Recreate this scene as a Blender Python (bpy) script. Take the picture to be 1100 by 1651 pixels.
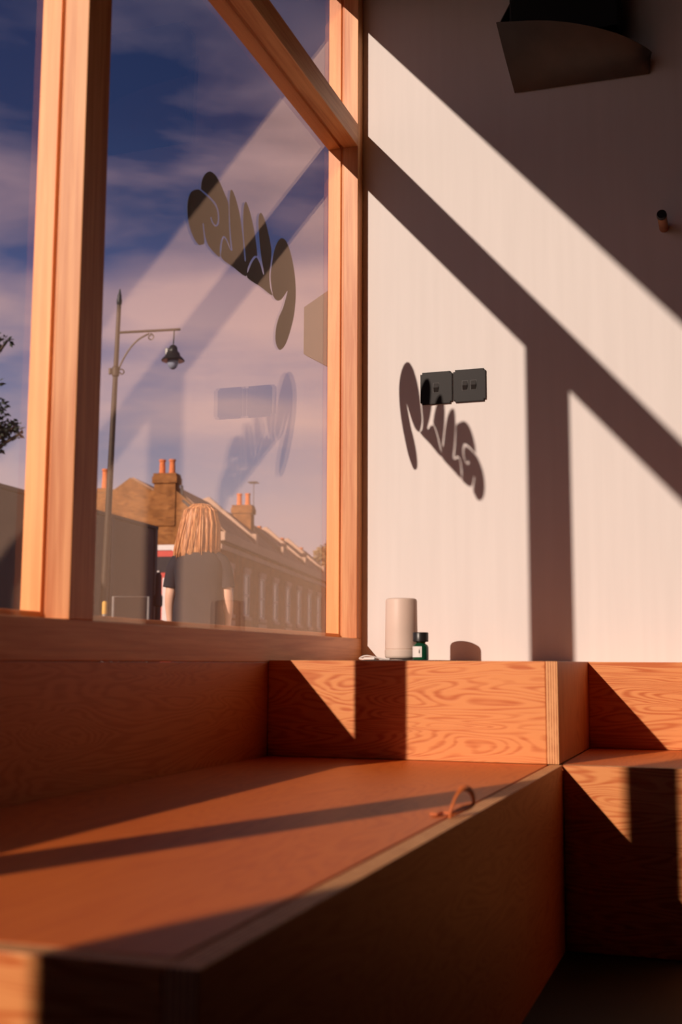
import bpy, bmesh, math, random
from mathutils import Vector, Matrix
random.seed(7)
for o in list(bpy.data.objects): bpy.data.objects.remove(o)
scene = bpy.context.scene
col = scene.collection
# ------------------------------------------------------------------ camera
F, CX, CD, CZ = 1889.6, 0.9361, 2.9272, -0.0040
YAW, PITCH, ROLL = 0.3277, 0.1277, 0.0041
IW, IH = 1100, 1651
_r = Vector((math.cos(YAW), math.sin(YAW), 0)); _f = Vector((-math.sin(YAW), math.cos(YAW), 0)); _u = Vector((0, 0, 1))
FW = _f*math.cos(PITCH) + _u*math.sin(PITCH); U2 = _u*math.cos(PITCH) - _f*math.sin(PITCH)
RT = _r*math.cos(ROLL) + U2*math.sin(ROLL); UP = U2*math.cos(ROLL) - _r*math.sin(ROLL)
CAM = Vector((CX, -CD, CZ))
cd = bpy.data.cameras.new('camera'); cam = bpy.data.objects.new('camera', cd); col.objects.link(cam)
cam.matrix_world = Matrix(((RT.x, UP.x, -FW.x, CAM.x), (RT.y, UP.y, -FW.y, CAM.y), (RT.z, UP.z, -FW.z, CAM.z), (0, 0, 0, 1)))
cd.sensor_fit = 'VERTICAL'; cd.sensor_height = 36.0; cd.lens = F/IH*36.0
cd.clip_start = 0.05; cd.clip_end = 500
cd.dof.use_dof = True; cd.dof.focus_distance = 3.7; cd.dof.aperture_fstop = 5.2
scene.camera = cam
def ray(px, py): return FW + RT*((px-IW/2)/F) - UP*((py-IH/2)/F)
def at(px, py, depth): return CAM + ray(px, py)*depth               # a point at a given distance in front of the lens
def at_x(px, py, x): d = ray(px, py); return CAM + d*((x-CAM.x)/d.x)
def at_y(px, py, y): d = ray(px, py); return CAM + d*((y-CAM.y)/d.y)
def at_z(px, py, z): d = ray(px, py); return CAM + d*((z-CAM.z)/d.z)
# ------------------------------------------------------------------ light
K, M = 0.3882, 1.1215                                               # sun heading: x per y, drop per x
sd = bpy.data.lights.new('sun', 'SUN'); sun = bpy.data.objects.new('sun', sd); col.objects.link(sun)
sun.rotation_euler = Vector((K, 1, -M*K)).to_track_quat('-Z', 'Y').to_euler()
sun.location = (-6, -12, 8)
sd.energy = 5.6; sd.color = (1.0, 0.80, 0.68); sd.angle = math.radians(0.6)
vs = scene.view_settings
vs.view_transform = 'Standard'; vs.look = 'None'; vs.gamma = 1.0; vs.use_curve_mapping = False; vs.exposure = 0.0

def nd(nt, t, **kw):
    n = nt.nodes.new(t)
    for k, v in kw.items():
        if k in n.inputs: n.inputs[k].default_value = v
        else: setattr(n, k, v)
    return n
def ramp(nt, stops, interp='LINEAR'):
    n = nt.nodes.new('ShaderNodeValToRGB'); cr = n.color_ramp; cr.interpolation = interp
    while len(cr.elements) > 1: cr.elements.remove(cr.elements[-1])
    cr.elements[0].position = stops[0][0]; cr.elements[0].color = (*stops[0][1], 1)
    for p, c in stops[1:]:
        e = cr.elements.new(p); e.color = (*c, 1)
    return n
def s2l(r, g, b):
    f = lambda c: ((c/255+0.055)/1.055)**2.4 if c > 10 else c/255/12.92
    return (f(r), f(g), f(b))
W = bpy.data.worlds.new('evening_sky'); scene.world = W; W.use_nodes = True
nt = W.node_tree; nt.nodes.clear()
tc = nd(nt, 'ShaderNodeTexCoord'); sx = nd(nt, 'ShaderNodeSeparateXYZ'); nt.links.new(tc.outputs['Generated'], sx.inputs[0])
sky = ramp(nt, [(0.0, s2l(120, 108, 112)), (0.05, s2l(206, 180, 180)), (0.14, s2l(176, 162, 176)), (0.22, s2l(130, 130, 164)), (0.30, s2l(86, 97, 144)), (0.36, s2l(60, 76, 120)), (0.43, s2l(46, 60, 102)), (0.55, s2l(38, 50, 90)), (1.0, s2l(28, 38, 72))])
nt.links.new(sx.outputs['Z'], sky.inputs[0])
mp = nd(nt, 'ShaderNodeMapping'); mp.inputs['Scale'].default_value = (2.6, 2.6, 9.5); mp.inputs['Location'].default_value = (5.3, 2.2, 0.8)
mp.inputs['Rotation'].default_value = (0, 0, 0.3)
nt.links.new(tc.outputs['Generated'], mp.inputs[0])
n1 = nd(nt, 'ShaderNodeTexNoise', Scale=1.0, Detail=7.0, Roughness=0.52, Distortion=0.35)
nt.links.new(mp.outputs[0], n1.inputs['Vector'])
cm = ramp(nt, [(0.47, (0, 0, 0)), (0.66, (0.9, 0.9, 0.9))]); cb = ramp(nt, [(0.0, (0.5,)*3), (0.15, (0.55,)*3), (0.219, (0.50,)*3), (0.275, (0.64,)*3), (0.325, (0.44,)*3), (0.377, (0.62,)*3), (0.436, (0.39,)*3), (0.482, (0.49,)*3), (0.55, (0.5,)*3), (1.0, (0.5,)*3)])
wn = nd(nt, 'ShaderNodeTexNoise', Scale=3.2, Detail=4.0, Roughness=0.55); nt.links.new(tc.outputs['Generated'], wn.inputs['Vector'])
wz = nd(nt, 'ShaderNodeMath', operation='MULTIPLY_ADD'); wz.inputs[1].default_value = 0.16; nt.links.new(wn.outputs['Fac'], wz.inputs[0]); nt.links.new(sx.outputs['Z'], wz.inputs[2])
wq = nd(nt, 'ShaderNodeMath', operation='SUBTRACT'); wq.inputs[1].default_value = 0.10; nt.links.new(wz.outputs[0], wq.inputs[0])
nt.links.new(wq.outputs[0], cb.inputs[0])
ca_ = nd(nt, 'ShaderNodeMath', operation='ADD'); nt.links.new(n1.outputs['Fac'], ca_.inputs[0]); nt.links.new(cb.outputs[0], ca_.inputs[1])
cs_ = nd(nt, 'ShaderNodeMath', operation='SUBTRACT'); cs_.inputs[1].default_value = 0.5; nt.links.new(ca_.outputs[0], cs_.inputs[0]); nt.links.new(cs_.outputs[0], cm.inputs[0])
cc = ramp(nt, [(0.0, s2l(216, 184, 178)), (0.26, s2l(212, 174, 174)), (0.36, s2l(166, 137, 152)), (0.5, s2l(120, 110, 132)), (1, s2l(90, 90, 112))])
nt.links.new(sx.outputs['Z'], cc.inputs[0])
mx = nd(nt, 'ShaderNodeMix', data_type='RGBA')
nt.links.new(cm.outputs[0], mx.inputs[0]); nt.links.new(sky.outputs[0], mx.inputs[6]); nt.links.new(cc.outputs[0], mx.inputs[7])
bg = nd(nt, 'ShaderNodeBackground', Strength=1.0); nt.links.new(mx.outputs[2], bg.inputs[0])
wo = nd(nt, 'ShaderNodeOutputWorld'); nt.links.new(bg.outputs[0], wo.inputs[0])

# ------------------------------------------------------------------ materials
MATS = {}
def base_mat(name):
    m = bpy.data.materials.new(name); m.use_nodes = True; t = m.node_tree
    b = t.nodes['Principled BSDF']; MATS[name] = m
    return m, t, b
def plain(name, colr, rough=0.6, metal=0.0, vary=0.12, scale=20, bump=0.0, spec=0.5):
    m, t, b = base_mat(name)
    tcn = nd(t, 'ShaderNodeTexCoord'); n = nd(t, 'ShaderNodeTexNoise', Scale=scale, Detail=5.0); t.links.new(tcn.outputs['Object'], n.inputs['Vector'])
    r = ramp(t, [(0.3, tuple(c*(1-vary) for c in colr)), (0.7, tuple(min(1, c*(1+vary)) for c in colr))])
    t.links.new(n.outputs['Fac'], r.inputs[0]); t.links.new(r.outputs[0], b.inputs['Base Color'])
    b.inputs['Roughness'].default_value = rough; b.inputs['Metallic'].default_value = metal; b.inputs['Specular IOR Level'].default_value = spec
    if bump:
        bp = nd(t, 'ShaderNodeBump', Strength=bump, Distance=0.002); t.links.new(n.outputs['Fac'], bp.inputs['Height']); t.links.new(bp.outputs[0], b.inputs['Normal'])
    return m
def timber(name, axis, light, dark, rough=0.45, seed=0.0):
    """straight grained joinery timber, grain along the axis"""
    m, t, b = base_mat(name)
    tcn = nd(t, 'ShaderNodeTexCoord'); mp = nd(t, 'ShaderNodeMapping')
    s = [95.0, 95.0, 95.0]; s[axis] = 3.2; mp.inputs['Scale'].default_value = s; mp.inputs['Location'].default_value = (seed, seed*1.7, seed*0.6)
    t.links.new(tcn.outputs['Object'], mp.inputs[0])
    n = nd(t, 'ShaderNodeTexNoise', Scale=1.0, Detail=6.0, Roughness=0.62, Distortion=0.6); t.links.new(mp.outputs[0], n.inputs['Vector'])
    mp2 = nd(t, 'ShaderNodeMapping'); s2 = [9.0, 9.0, 9.0]; s2[axis] = 1.1; mp2.inputs['Scale'].default_value = s2; mp2.inputs['Location'].default_value = (seed*2, 0.3, seed)
    t.links.new(tcn.outputs['Object'], mp2.inputs[0])
    n2 = nd(t, 'ShaderNodeTexNoise', Scale=1.0, Detail=3.0, Distortion=1.2); t.links.new(mp2.outputs[0], n2.inputs['Vector'])
    add = nd(t, 'ShaderNodeMath', operation='MULTIPLY_ADD'); add.inputs[1].default_value = 0.55
    t.links.new(n2.outputs['Fac'], add.inputs[0]); 
    mul = nd(t, 'ShaderNodeMath', operation='MULTIPLY'); mul.inputs[1].default_value = 0.45; t.links.new(n.outputs['Fac'], mul.inputs[0]); t.links.new(mul.outputs[0], add.inputs[2])
    mid = tuple((a+c)/2 for a, c in zip(light, dark))
    r = ramp(t, [(0.40, dark), (0.5, mid), (0.60, light)]); t.links.new(add.outputs[0], r.inputs[0]); t.links.new(r.outputs[0], b.inputs['Base Color'])
    b.inputs['Roughness'].default_value = rough; b.inputs['Specular IOR Level'].default_value = 0.42
    bp = nd(t, 'ShaderNodeBump', Strength=0.25, Distance=0.001); t.links.new(n.outputs['Fac'], bp.inputs['Height']); t.links.new(bp.outputs[0], b.inputs['Normal'])
    return m
def veneer(name, axis, light, dark, rough=0.5, seed=0.0, sc=1.0):
    """rotary cut plywood face: flowing contour figure along the axis"""
    m, t, b = base_mat(name)
    tcn = nd(t, 'ShaderNodeTexCoord'); mp = nd(t, 'ShaderNodeMapping')
    s = [15.0*sc]*3; s[axis] = 1.9*sc; mp.inputs['Scale'].default_value = s; mp.inputs['Location'].default_value = (seed, seed*1.3, seed*0.7)
    t.links.new(tcn.outputs['Object'], mp.inputs[0])
    n = nd(t, 'ShaderNodeTexNoise', Scale=1.0, Detail=2.2, Roughness=0.45, Distortion=0.5); t.links.new(mp.outputs[0], n.inputs['Vector'])
    mu = nd(t, 'ShaderNodeMath', operation='MULTIPLY'); mu.inputs[1].default_value = 170.0; t.links.new(n.outputs['Fac'], mu.inputs[0])
    sn = nd(t, 'ShaderNodeMath', operation='SINE'); t.links.new(mu.outputs[0], sn.inputs[0])
    mp2 = nd(t, 'ShaderNodeMapping'); s2 = [140.0]*3; s2[axis] = 7.0; mp2.inputs['Scale'].default_value = s2; t.links.new(tcn.outputs['Object'], mp2.inputs[0])
    n2 = nd(t, 'ShaderNodeTexNoise', Scale=1.0, Detail=4.0); t.links.new(mp2.outputs[0], n2.inputs['Vector'])
    a = nd(t, 'ShaderNodeMath', operation='MULTIPLY_ADD'); a.inputs[1].default_value = 0.26; t.links.new(sn.outputs[0], a.inputs[0])
    t.links.new(n2.outputs['Fac'], a.inputs[2])
    n3 = nd(t, 'ShaderNodeTexNoise', Scale=2.3, Detail=2.0); t.links.new(tcn.outputs['Object'], n3.inputs['Vector'])
    a2 = nd(t, 'ShaderNodeMath', operation='MULTIPLY_ADD'); a2.inputs[1].default_value = 0.5; t.links.new(n3.outputs['Fac'], a2.inputs[0]); t.links.new(a.outputs[0], a2.inputs[2])
    mid = tuple((x+y)/2 for x, y in zip(light, dark))
    r = ramp(t, [(0.42, dark), (0.62, mid), (0.86, light)]); t.links.new(a2.outputs[0], r.inputs[0]); t.links.new(r.outputs[0], b.inputs['Base Color'])
    b.inputs['Roughness'].default_value = rough; b.inputs['Specular IOR Level'].default_value = 0.42
    bp = nd(t, 'ShaderNodeBump', Strength=0.2, Distance=0.0008); t.links.new(a.outputs[0], bp.inputs['Height']); t.links.new(bp.outputs[0], b.inputs['Normal'])
    return m
def plies(name, axis, light, dark, period=0.0048):
    """cut edge of plywood: bands across the axis of its thickness"""
    m, t, b = base_mat(name)
    tcn = nd(t, 'ShaderNodeTexCoord'); sp = nd(t, 'ShaderNodeSeparateXYZ'); t.links.new(tcn.outputs['Object'], sp.inputs[0])
    mu = nd(t, 'ShaderNodeMath', operation='MULTIPLY'); mu.inputs[1].default_value = 2*math.pi/period; t.links.new(sp.outputs[axis], mu.inputs[0])
    sn = nd(t, 'ShaderNodeMath', operation='SINE'); t.links.new(mu.outputs[0], sn.inputs[0])
    n = nd(t, 'ShaderNodeTexNoise', Scale=60.0, Detail=4.0); t.links.new(tcn.outputs['Object'], n.inputs['Vector'])
    a = nd(t, 'ShaderNodeMath', operation='MULTIPLY_ADD'); a.inputs[1].default_value = 0.5; t.links.new(sn.outputs[0], a.inputs[0]); t.links.new(n.outputs['Fac'], a.inputs[2])
    r = ramp(t, [(0.1, dark), (0.5, light), (0.95, light)]); t.links.new(a.outputs[0], r.inputs[0]); t.links.new(r.outputs[0], b.inputs['Base Color'])
    b.inputs['Roughness'].default_value = 0.6
    return m
TL, TD = (0.86, 0.42, 0.175), (0.58, 0.19, 0.055)
tz = timber('oak_upright', 2, TL, TD, seed=1.0); ty = timber('oak_rail', 1, TL, TD, seed=4.0)
tzb = timber('oak_bead_upright', 2, (0.80, 0.345, 0.125), (0.66, 0.22, 0.065), seed=7.0); tyb = timber('oak_bead_rail', 1, (0.80, 0.345, 0.125), (0.66, 0.22, 0.065), seed=9.0)
PL, PD = (0.82, 0.31, 0.095), (0.60, 0.145, 0.028)
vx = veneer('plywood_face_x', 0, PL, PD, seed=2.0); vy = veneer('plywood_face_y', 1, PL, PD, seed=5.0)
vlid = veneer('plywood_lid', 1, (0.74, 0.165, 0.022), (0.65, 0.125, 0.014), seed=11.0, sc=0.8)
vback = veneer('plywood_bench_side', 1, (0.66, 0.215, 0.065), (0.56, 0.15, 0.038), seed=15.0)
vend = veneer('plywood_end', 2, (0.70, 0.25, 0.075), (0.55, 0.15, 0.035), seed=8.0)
pex = plies('ply_edge_x', 0, (0.84, 0.42, 0.17), (0.42, 0.12, 0.03)); pey = plies('ply_edge_y', 1, (0.84, 0.42, 0.17), (0.42, 0.12, 0.03))
# plaster
m, t, b = base_mat('plaster_wall')
tcn = nd(t, 'ShaderNodeTexCoord'); mp = nd(t, 'ShaderNodeMapping'); mp.inputs['Scale'].default_value = (38, 38, 2.2); t.links.new(tcn.outputs['Object'], mp.inputs[0])
n = nd(t, 'ShaderNodeTexNoise', Scale=1.0, Detail=5.0); t.links.new(mp.outputs[0], n.inputs['Vector'])
r = ramp(t, [(0.3, (0.81, 0.765, 0.735)), (0.7, (0.845, 0.80, 0.77))]); t.links.new(n.outputs['Fac'], r.inputs[0]); t.links.new(r.outputs[0], b.inputs['Base Color'])
n2 = nd(t, 'ShaderNodeTexNoise', Scale=240.0, Detail=3.0); t.links.new(tcn.outputs['Object'], n2.inputs['Vector'])
bp = nd(t, 'ShaderNodeBump', Strength=0.06, Distance=0.001); t.links.new(n2.outputs['Fac'], bp.inputs['Height']); t.links.new(bp.outputs[0], b.inputs['Normal'])
b.inputs['Roughness'].default_value = 0.85; b.inputs['Specular IOR Level'].default_value = 0.15
plaster = m
# window glass: clear, reflecting more towards grazing view (Schlick)
m, t, b = base_mat('window_glass'); t.nodes.remove(b)
ge = nd(t, 'ShaderNodeNewGeometry'); dt = nd(t, 'ShaderNodeVectorMath', operation='DOT_PRODUCT')
t.links.new(ge.outputs['Incoming'], dt.inputs[0]); t.links.new(ge.outputs['Normal'], dt.inputs[1])
ab = nd(t, 'ShaderNodeMath', operation='ABSOLUTE'); t.links.new(dt.outputs['Value'], ab.inputs[0])
iv = nd(t, 'ShaderNodeMath', operation='SUBTRACT'); iv.inputs[0].default_value = 1.0; t.links.new(ab.outputs[0], iv.inputs[1])
pw = nd(t, 'ShaderNodeMath', operation='POWER'); pw.inputs[1].default_value = 5.0; t.links.new(iv.outputs[0], pw.inputs[0])
fr = nd(t, 'ShaderNodeMath', operation='MULTIPLY_ADD'); fr.inputs[1].default_value = 0.93; fr.inputs[2].default_value = 0.07; t.links.new(pw.outputs[0], fr.inputs[0])
tr = nd(t, 'ShaderNodeBsdfTransparent'); tr.inputs[0].default_value = (0.97, 0.97, 0.96, 1)
gl = nd(t, 'ShaderNodeBsdfGlossy', Roughness=0.0); gl.inputs[0].default_value = (1.0, 0.72, 0.54, 1)
ms = nd(t, 'ShaderNodeMixShader'); t.links.new(fr.outputs[0], ms.inputs[0]); t.links.new(tr.outputs[0], ms.inputs[1]); t.links.new(gl.outputs[0], ms.inputs[2])
t.links.new(ms.outputs[0], t.nodes['Material Output'].inputs[0]); glass = m
# bricks for far walls
def brickwork(name, c1, c2, mortar):
    m, t, b = base_mat(name)
    tcn = nd(t, 'ShaderNodeTexCoord'); mp = nd(t, 'ShaderNodeMapping'); mp.inputs['Rotation'].default_value = (math.radians(90), 0, 0)
    t.links.new(tcn.outputs['UV'], mp.inputs[0])
    br = nd(t, 'ShaderNodeTexBrick'); br.inputs['Scale'].default_value = 1.0; br.inputs['Brick Width'].default_value = 0.23; br.inputs['Row Height'].default_value = 0.078
    br.inputs['Mortar Size'].default_value = 0.008; br.inputs['Color1'].default_value = (*c1, 1); br.inputs['Color2'].default_value = (*c2, 1); br.inputs['Mortar'].default_value = (*mortar, 1)
    t.links.new(tcn.outputs['UV'], br.inputs['Vector'])
    n = nd(t, 'ShaderNodeTexNoise', Scale=1.6, Detail=8.0, Roughness=0.7); t.links.new(tcn.outputs['Object'], n.inputs['Vector'])
    r = ramp(t, [(0.32, (0.42, 0.38, 0.34)), (0.62, (1, 1, 1))]); t.links.new(n.outputs['Fac'], r.inputs[0])
    mx = nd(t, 'ShaderNodeMix', data_type='RGBA', blend_type='MULTIPLY'); mx.inputs[0].default_value = 0.75
    t.links.new(br.outputs['Color'], mx.inputs[6]); t.links.new(r.outputs[0], mx.inputs[7]); t.links.new(mx.outputs[2], b.inputs['Base Color'])
    b.inputs['Roughness'].default_value = 0.9; b.inputs['Specular IOR Level'].default_value = 0.1
    return m
brick = brickwork('stock_brick', (0.42, 0.175, 0.055), (0.26, 0.10, 0.033), (0.33, 0.17, 0.075))
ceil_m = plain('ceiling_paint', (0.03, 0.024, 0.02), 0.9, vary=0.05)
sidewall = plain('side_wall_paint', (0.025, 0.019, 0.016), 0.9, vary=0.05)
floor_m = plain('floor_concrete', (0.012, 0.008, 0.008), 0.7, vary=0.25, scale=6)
asphalt = plain('asphalt', (0.045, 0.04, 0.037), 0.95, vary=0.2, scale=30)
paving = plain('paving', (0.09, 0.075, 0.062), 0.9, vary=0.2, scale=12)
black_pl = plain('black_plate', (0.010, 0.008, 0.008), 0.5, vary=0.1, spec=0.22)
black_rk = plain('black_rocker', (0.016, 0.013, 0.012), 0.4, vary=0.1, spec=0.25)
chrome = plain('dull_screw', (0.25, 0.22, 0.2), 0.35, metal=1.0)
vinyl = plain('black_vinyl', (0.006, 0.006, 0.007), 0.6, vary=0.1)
cream = plain('cream_ceramic', (0.78, 0.61, 0.51), 0.5, vary=0.02)
creamd = plain('cream_base', (0.74, 0.60, 0.50), 0.5, vary=0.02)
white_pl = plain('white_plastic', (0.83, 0.78, 0.74), 0.4, vary=0.03)
blackcap = plain('black_cap', (0.02, 0.018, 0.017), 0.35, vary=0.1)
label_m = plain('paper_label', (0.84, 0.80, 0.76), 0.7, vary=0.03)
ink = plain('label_ink', (0.05, 0.04, 0.04), 0.7)
slate = plain('dark_mat', (0.03, 0.025, 0.022), 0.6)
leather = plain('tan_leather', (0.66, 0.16, 0.035), 0.55, vary=0.15, scale=120, bump=0.2)
m, t, b = base_mat('green_glass'); b.inputs['Base Color'].default_value = (0.012, 0.10, 0.045, 1); b.inputs['Roughness'].default_value = 0.08
b.inputs['Transmission Weight'].default_value = 0.35; b.inputs['IOR'].default_value = 1.5
nn = nd(t, 'ShaderNodeTexNoise', Scale=40.0); rr = ramp(t, [(0.3, (0.010, 0.085, 0.038)), (0.7, (0.016, 0.12, 0.055))]); t.links.new(nn.outputs['Fac'], rr.inputs[0]); t.links.new(rr.outputs[0], b.inputs['Base Color']); green = m
lampmetal = plain('dark_bronze_metal', (0.075, 0.065, 0.058), 0.45, metal=0.3, vary=0.1)
lampin = plain('black_metal', (0.008, 0.007, 0.008), 0.6)
pegwood = plain('peg_wood', (0.32, 0.14, 0.06), 0.5, vary=0.2, scale=60)

# ------------------------------------------------------------------ mesh helpers
def mesh_obj(name, verts, faces, mat, parent=None, smooth=False, mats=None, fmat=None):
    me = bpy.data.meshes.new(name); me.from_pydata([tuple(v) for v in verts], [], faces); me.update()
    for mm in (mats or [mat]): me.materials.append(mm)
    if fmat: 
        for p, i in zip(me.polygons, fmat): p.material_index = i
    if smooth:
        for p in me.polygons: p.use_smooth = True
    o = bpy.data.objects.new(name, me); col.objects.link(o); o.parent = parent
    return o
def tag(o, label=None, cat=None, group=None, kind=None):
    if label: o['label'] = label
    if cat: o['category'] = cat
    if group: o['group'] = group
    if kind: o['kind'] = kind
    return o
def empty(name, loc, label=None, cat=None, group=None, kind=None, rz=0.0):
    o = bpy.data.objects.new(name, None); col.objects.link(o); o.location = loc; o.rotation_euler = (0, 0, rz); o.empty_display_size = 0.1
    return tag(o, label, cat, group, kind)
class MB:
    """collects shapes in the local space of `origin`"""
    def __init__(s, origin=(0, 0, 0)): s.v = []; s.f = []; s.m = []; s.o = Vector(origin); s.cur = 0
    def _add(s, vs, fs):
        k = len(s.v); s.v += [Vector(v)-s.o for v in vs]; s.f += [tuple(i+k for i in f) for f in fs]; s.m += [s.cur]*len(fs)
        return s
    def box(s, x0, x1, y0, y1, z0, z1, bev=0.0):
        x0, x1 = sorted((x0, x1)); y0, y1 = sorted((y0, y1)); z0, z1 = sorted((z0, z1))
        if bev <= 0:
            return s._add([(x, y, z) for x in (x0, x1) for y in (y0, y1) for z in (z0, z1)], [(0, 1, 3, 2), (4, 6, 7, 5), (0, 4, 5, 1), (2, 3, 7, 6), (0, 2, 6, 4), (1, 5, 7, 3)])
        bm = bmesh.new(); bmesh.ops.create_cube(bm, size=1.0)
        for v in bm.verts: v.co = Vector(((x0+x1)/2+v.co.x*(x1-x0), (y0+y1)/2+v.co.y*(y1-y0), (z0+z1)/2+v.co.z*(z1-z0)))
        bmesh.ops.bevel(bm, geom=list(bm.edges), offset=bev, segments=2, profile=0.5, affect='EDGES')
        return s.bm(bm)
    def bm(s, bm):
        bm.verts.index_update(); vs_ = [v.co.copy() for v in bm.verts]; fs_ = [tuple(v.index for v in f.verts) for f in bm.faces]; bm.free()
        return s._add(vs_, fs_)
    def prism(s, pts, off):
        """closed polygon of 3D points pushed along off"""
        off = Vector(off); n = len(pts); a = [Vector(p) for p in pts]; b = [p+off for p in a]
        return s._add(a+b, [tuple(range(n-1, -1, -1)), tuple(range(n, 2*n))] + [(i, (i+1) % n, n+(i+1) % n, n+i) for i in range(n)])
    def lathe(s, prof, c=(0, 0, 0), seg=32, axis=(0, 0, 1)):
        c = Vector(c); q = Vector((0, 0, 1)).rotation_difference(Vector(axis)); vs_ = []; fs_ = []
        for r_, z_ in prof:
            for j in range(seg):
                an = 2*math.pi*j/seg; vs_.append(c + q @ Vector((r_*math.cos(an), r_*math.sin(an), z_)))
        for i in range(len(prof)-1):
            for j in range(seg): fs_.append((i*seg+j, i*seg+(j+1) % seg, (i+1)*seg+(j+1) % seg, (i+1)*seg+j))
        fs_.append(tuple(range(seg-1, -1, -1))); fs_.append(tuple((len(prof)-1)*seg+j for j in range(seg)))
        return s._add(vs_, fs_)
    def tube(s, pts, rad, seg=10, closed=False):
        pts = [Vector(p) for p in pts]; n = len(pts); rads = rad if isinstance(rad, (list, tuple)) else [rad]*n
        vs_ = []; fs_ = []; ref = Vector((0.13, 0.31, 0.94)); prev = None
        for i, p in enumerate(pts):
            a = pts[(i-1) % n] if (closed or i > 0) else p; b = pts[(i+1) % n] if (closed or i < n-1) else p
            d = (b-a).normalized()
            if prev is None: x = d.cross(ref).normalized() if abs(d.dot(ref)) < 0.98 else d.cross(Vector((1, 0, 0))).normalized()
            else: x = (prev - d*prev.dot(d)).normalized()
            prev = x; y = d.cross(x)
            for j in range(seg):
                an = 2*math.pi*j/seg; vs_.append(p + (x*math.cos(an)+y*math.sin(an))*rads[i])
        m_ = n if closed else n-1
        for i in range(m_):
            for j in range(seg): fs_.append((i*seg+j, i*seg+(j+1) % seg, ((i+1) % n)*seg+(j+1) % seg, ((i+1) % n)*seg+j))
        if not closed: fs_.append(tuple(range(seg-1, -1, -1))); fs_.append(tuple((n-1)*seg+j for j in range(seg)))
        return s._add(vs_, fs_)
    def build(s, name, mat, parent=None, smooth=False, mats=None, recalc=True):
        o = mesh_obj(name, s.v, s.f, mat, parent, smooth, mats, s.m if mats else None)
        if recalc:
            bm = bmesh.new(); bm.from_mesh(o.data); bmesh.ops.recalc_face_normals(bm, faces=list(bm.faces)); bm.to_mesh(o.data); bm.free()
        if smooth:
            try: o.data.set_sharp_from_angle(angle=math.radians(38))
            except Exception: pass
        return o
def crv(pts, n=6, closed=False):
    """Catmull-Rom through points"""
    P = [Vector(p) for p in pts]; N = len(P); out = []
    for i in range(N if closed else N-1):
        g = lambda j: P[j % N] if closed else P[max(0, min(N-1, j))]
        a, b, c, d = g(i-1), g(i), g(i+1), g(i+2)
        for k in range(n):
            t_ = k/n; out.append(0.5*((2*b)+(c-a)*t_+(2*a-5*b+4*c-d)*t_*t_+(3*b-a-3*c+d)*t_**3))
    if not closed: out.append(P[-1])
    return out
def struct(o): o['kind'] = 'structure'; return o
def edge_mat(o, fn, idx=1):
    for p in o.data.polygons:
        if fn(p.normal): p.material_index = idx

# ------------------------------------------------------------------ dimensions of the room
ZF, ZST = -0.536, -0.60
XW, ZH, ZC = -0.085, 1.847, 2.32
YJ, YA0, YA1, YB0, YB1, YC, YW = 0.042, 1.3469, 1.4161, 2.712, 2.762, 3.70, 3.79
ZS, ZSG, ZT0, ZT1 = 0.0578, 0.0696, 1.388, 1.451
XB, YE, ZB, D1, D2, X1, T = 0.606, 2.231, -0.1957, 0.642, 0.166, 0.600, 0.024
RX, RY = 4.6, -6.2
# floor, ceiling, walls
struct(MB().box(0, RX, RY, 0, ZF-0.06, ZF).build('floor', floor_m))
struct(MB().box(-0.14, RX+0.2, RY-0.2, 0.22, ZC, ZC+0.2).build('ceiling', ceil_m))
struct(MB().box(XW, RX+0.2, 0, 0.22, ZST, ZC).build('wall_back', plaster))
wl = MB().box(XW, -0.02, RY, 0, ZST, -0.0045).box(XW, 0, RY, -YW, -0.0045, ZC).box(XW, 0, -YW, 0, ZH+0.075, ZC).box(-0.02, 0, RY, -YE-0.03, ZST, -0.012)
struct(wl.build('wall_left', plaster))
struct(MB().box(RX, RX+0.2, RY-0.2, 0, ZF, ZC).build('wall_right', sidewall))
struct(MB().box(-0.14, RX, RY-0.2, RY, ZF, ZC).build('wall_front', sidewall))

# ------------------------------------------------------------------ window: jambs, mullions, rails, beads and panes
win = struct(empty('window_1', (0, 0, 0)))
GI, GO, XO = -0.0430, -0.0490, -0.085                   # inner and outer glass faces, outer frame face
RB = 0.007                                              # depth of the glazing rebate
zt = ZH+0.07
def member(name, mat, y0, y1, z0, z1, ry0=0, ry1=0, rz0=0, rz1=0, outer=True):
    """frame member from y0 (far) to y1 (near) with a rebate for the glass on the chosen sides"""
    m_ = MB().box(GI+0.0012, 0, -y1, -y0, z0, z1, 0.0015).box(GO-0.0008, GI+0.0012, -y1+ry1*RB, -y0-ry0*RB, z0+rz0*RB, z1-rz1*RB)
    m_.build(name, mat, win)
    if outer: MB().box(XO, GO-0.0008, -y1, -y0, z0, z1, 0.001).build('outer_bead', tzb if mat is tz else tyb, win)
member('jamb', tz, 0.0005, YJ, ZS, zt, 0, 1)
member('mullion', tz, YA0, YA1, ZS, ZT0, 1, 1); member('mullion', tz, YB0, YB1, ZS, ZT0, 1, 1)
member('jamb', tz, YC, YW, ZS, zt, 1, 0)
MB().box(GI+0.0012, 0, -YW, -0.0005, -0.004, ZS, 0.002).box(GO-0.0008, GI+0.0012, -YW, -0.0005, -0.004, ZS-RB).build('sill_rail', ty, win)
MB().box(-0.12, GO-0.0008, -YW, -0.0005, -0.004, ZS-0.012).build('outer_sill', ty, win)
for ya, yb in ((YJ, YA0), (YA1, YB0), (YB1, YC)): MB().box(XO, GO-0.0008, -yb, -ya, ZS-0.012, ZSG, 0.001).build('outer_bead', tyb, win)
member('transom', ty, YJ, YC, ZT0, ZT1, 0, 0, 1, 1)
member('head', ty, YJ, YC, ZH, zt, 0, 0, 1, 0)
MB().box(XO, 0, -YW, -0.0005, zt, zt+0.005).build('head_packer', ty, win)
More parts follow.
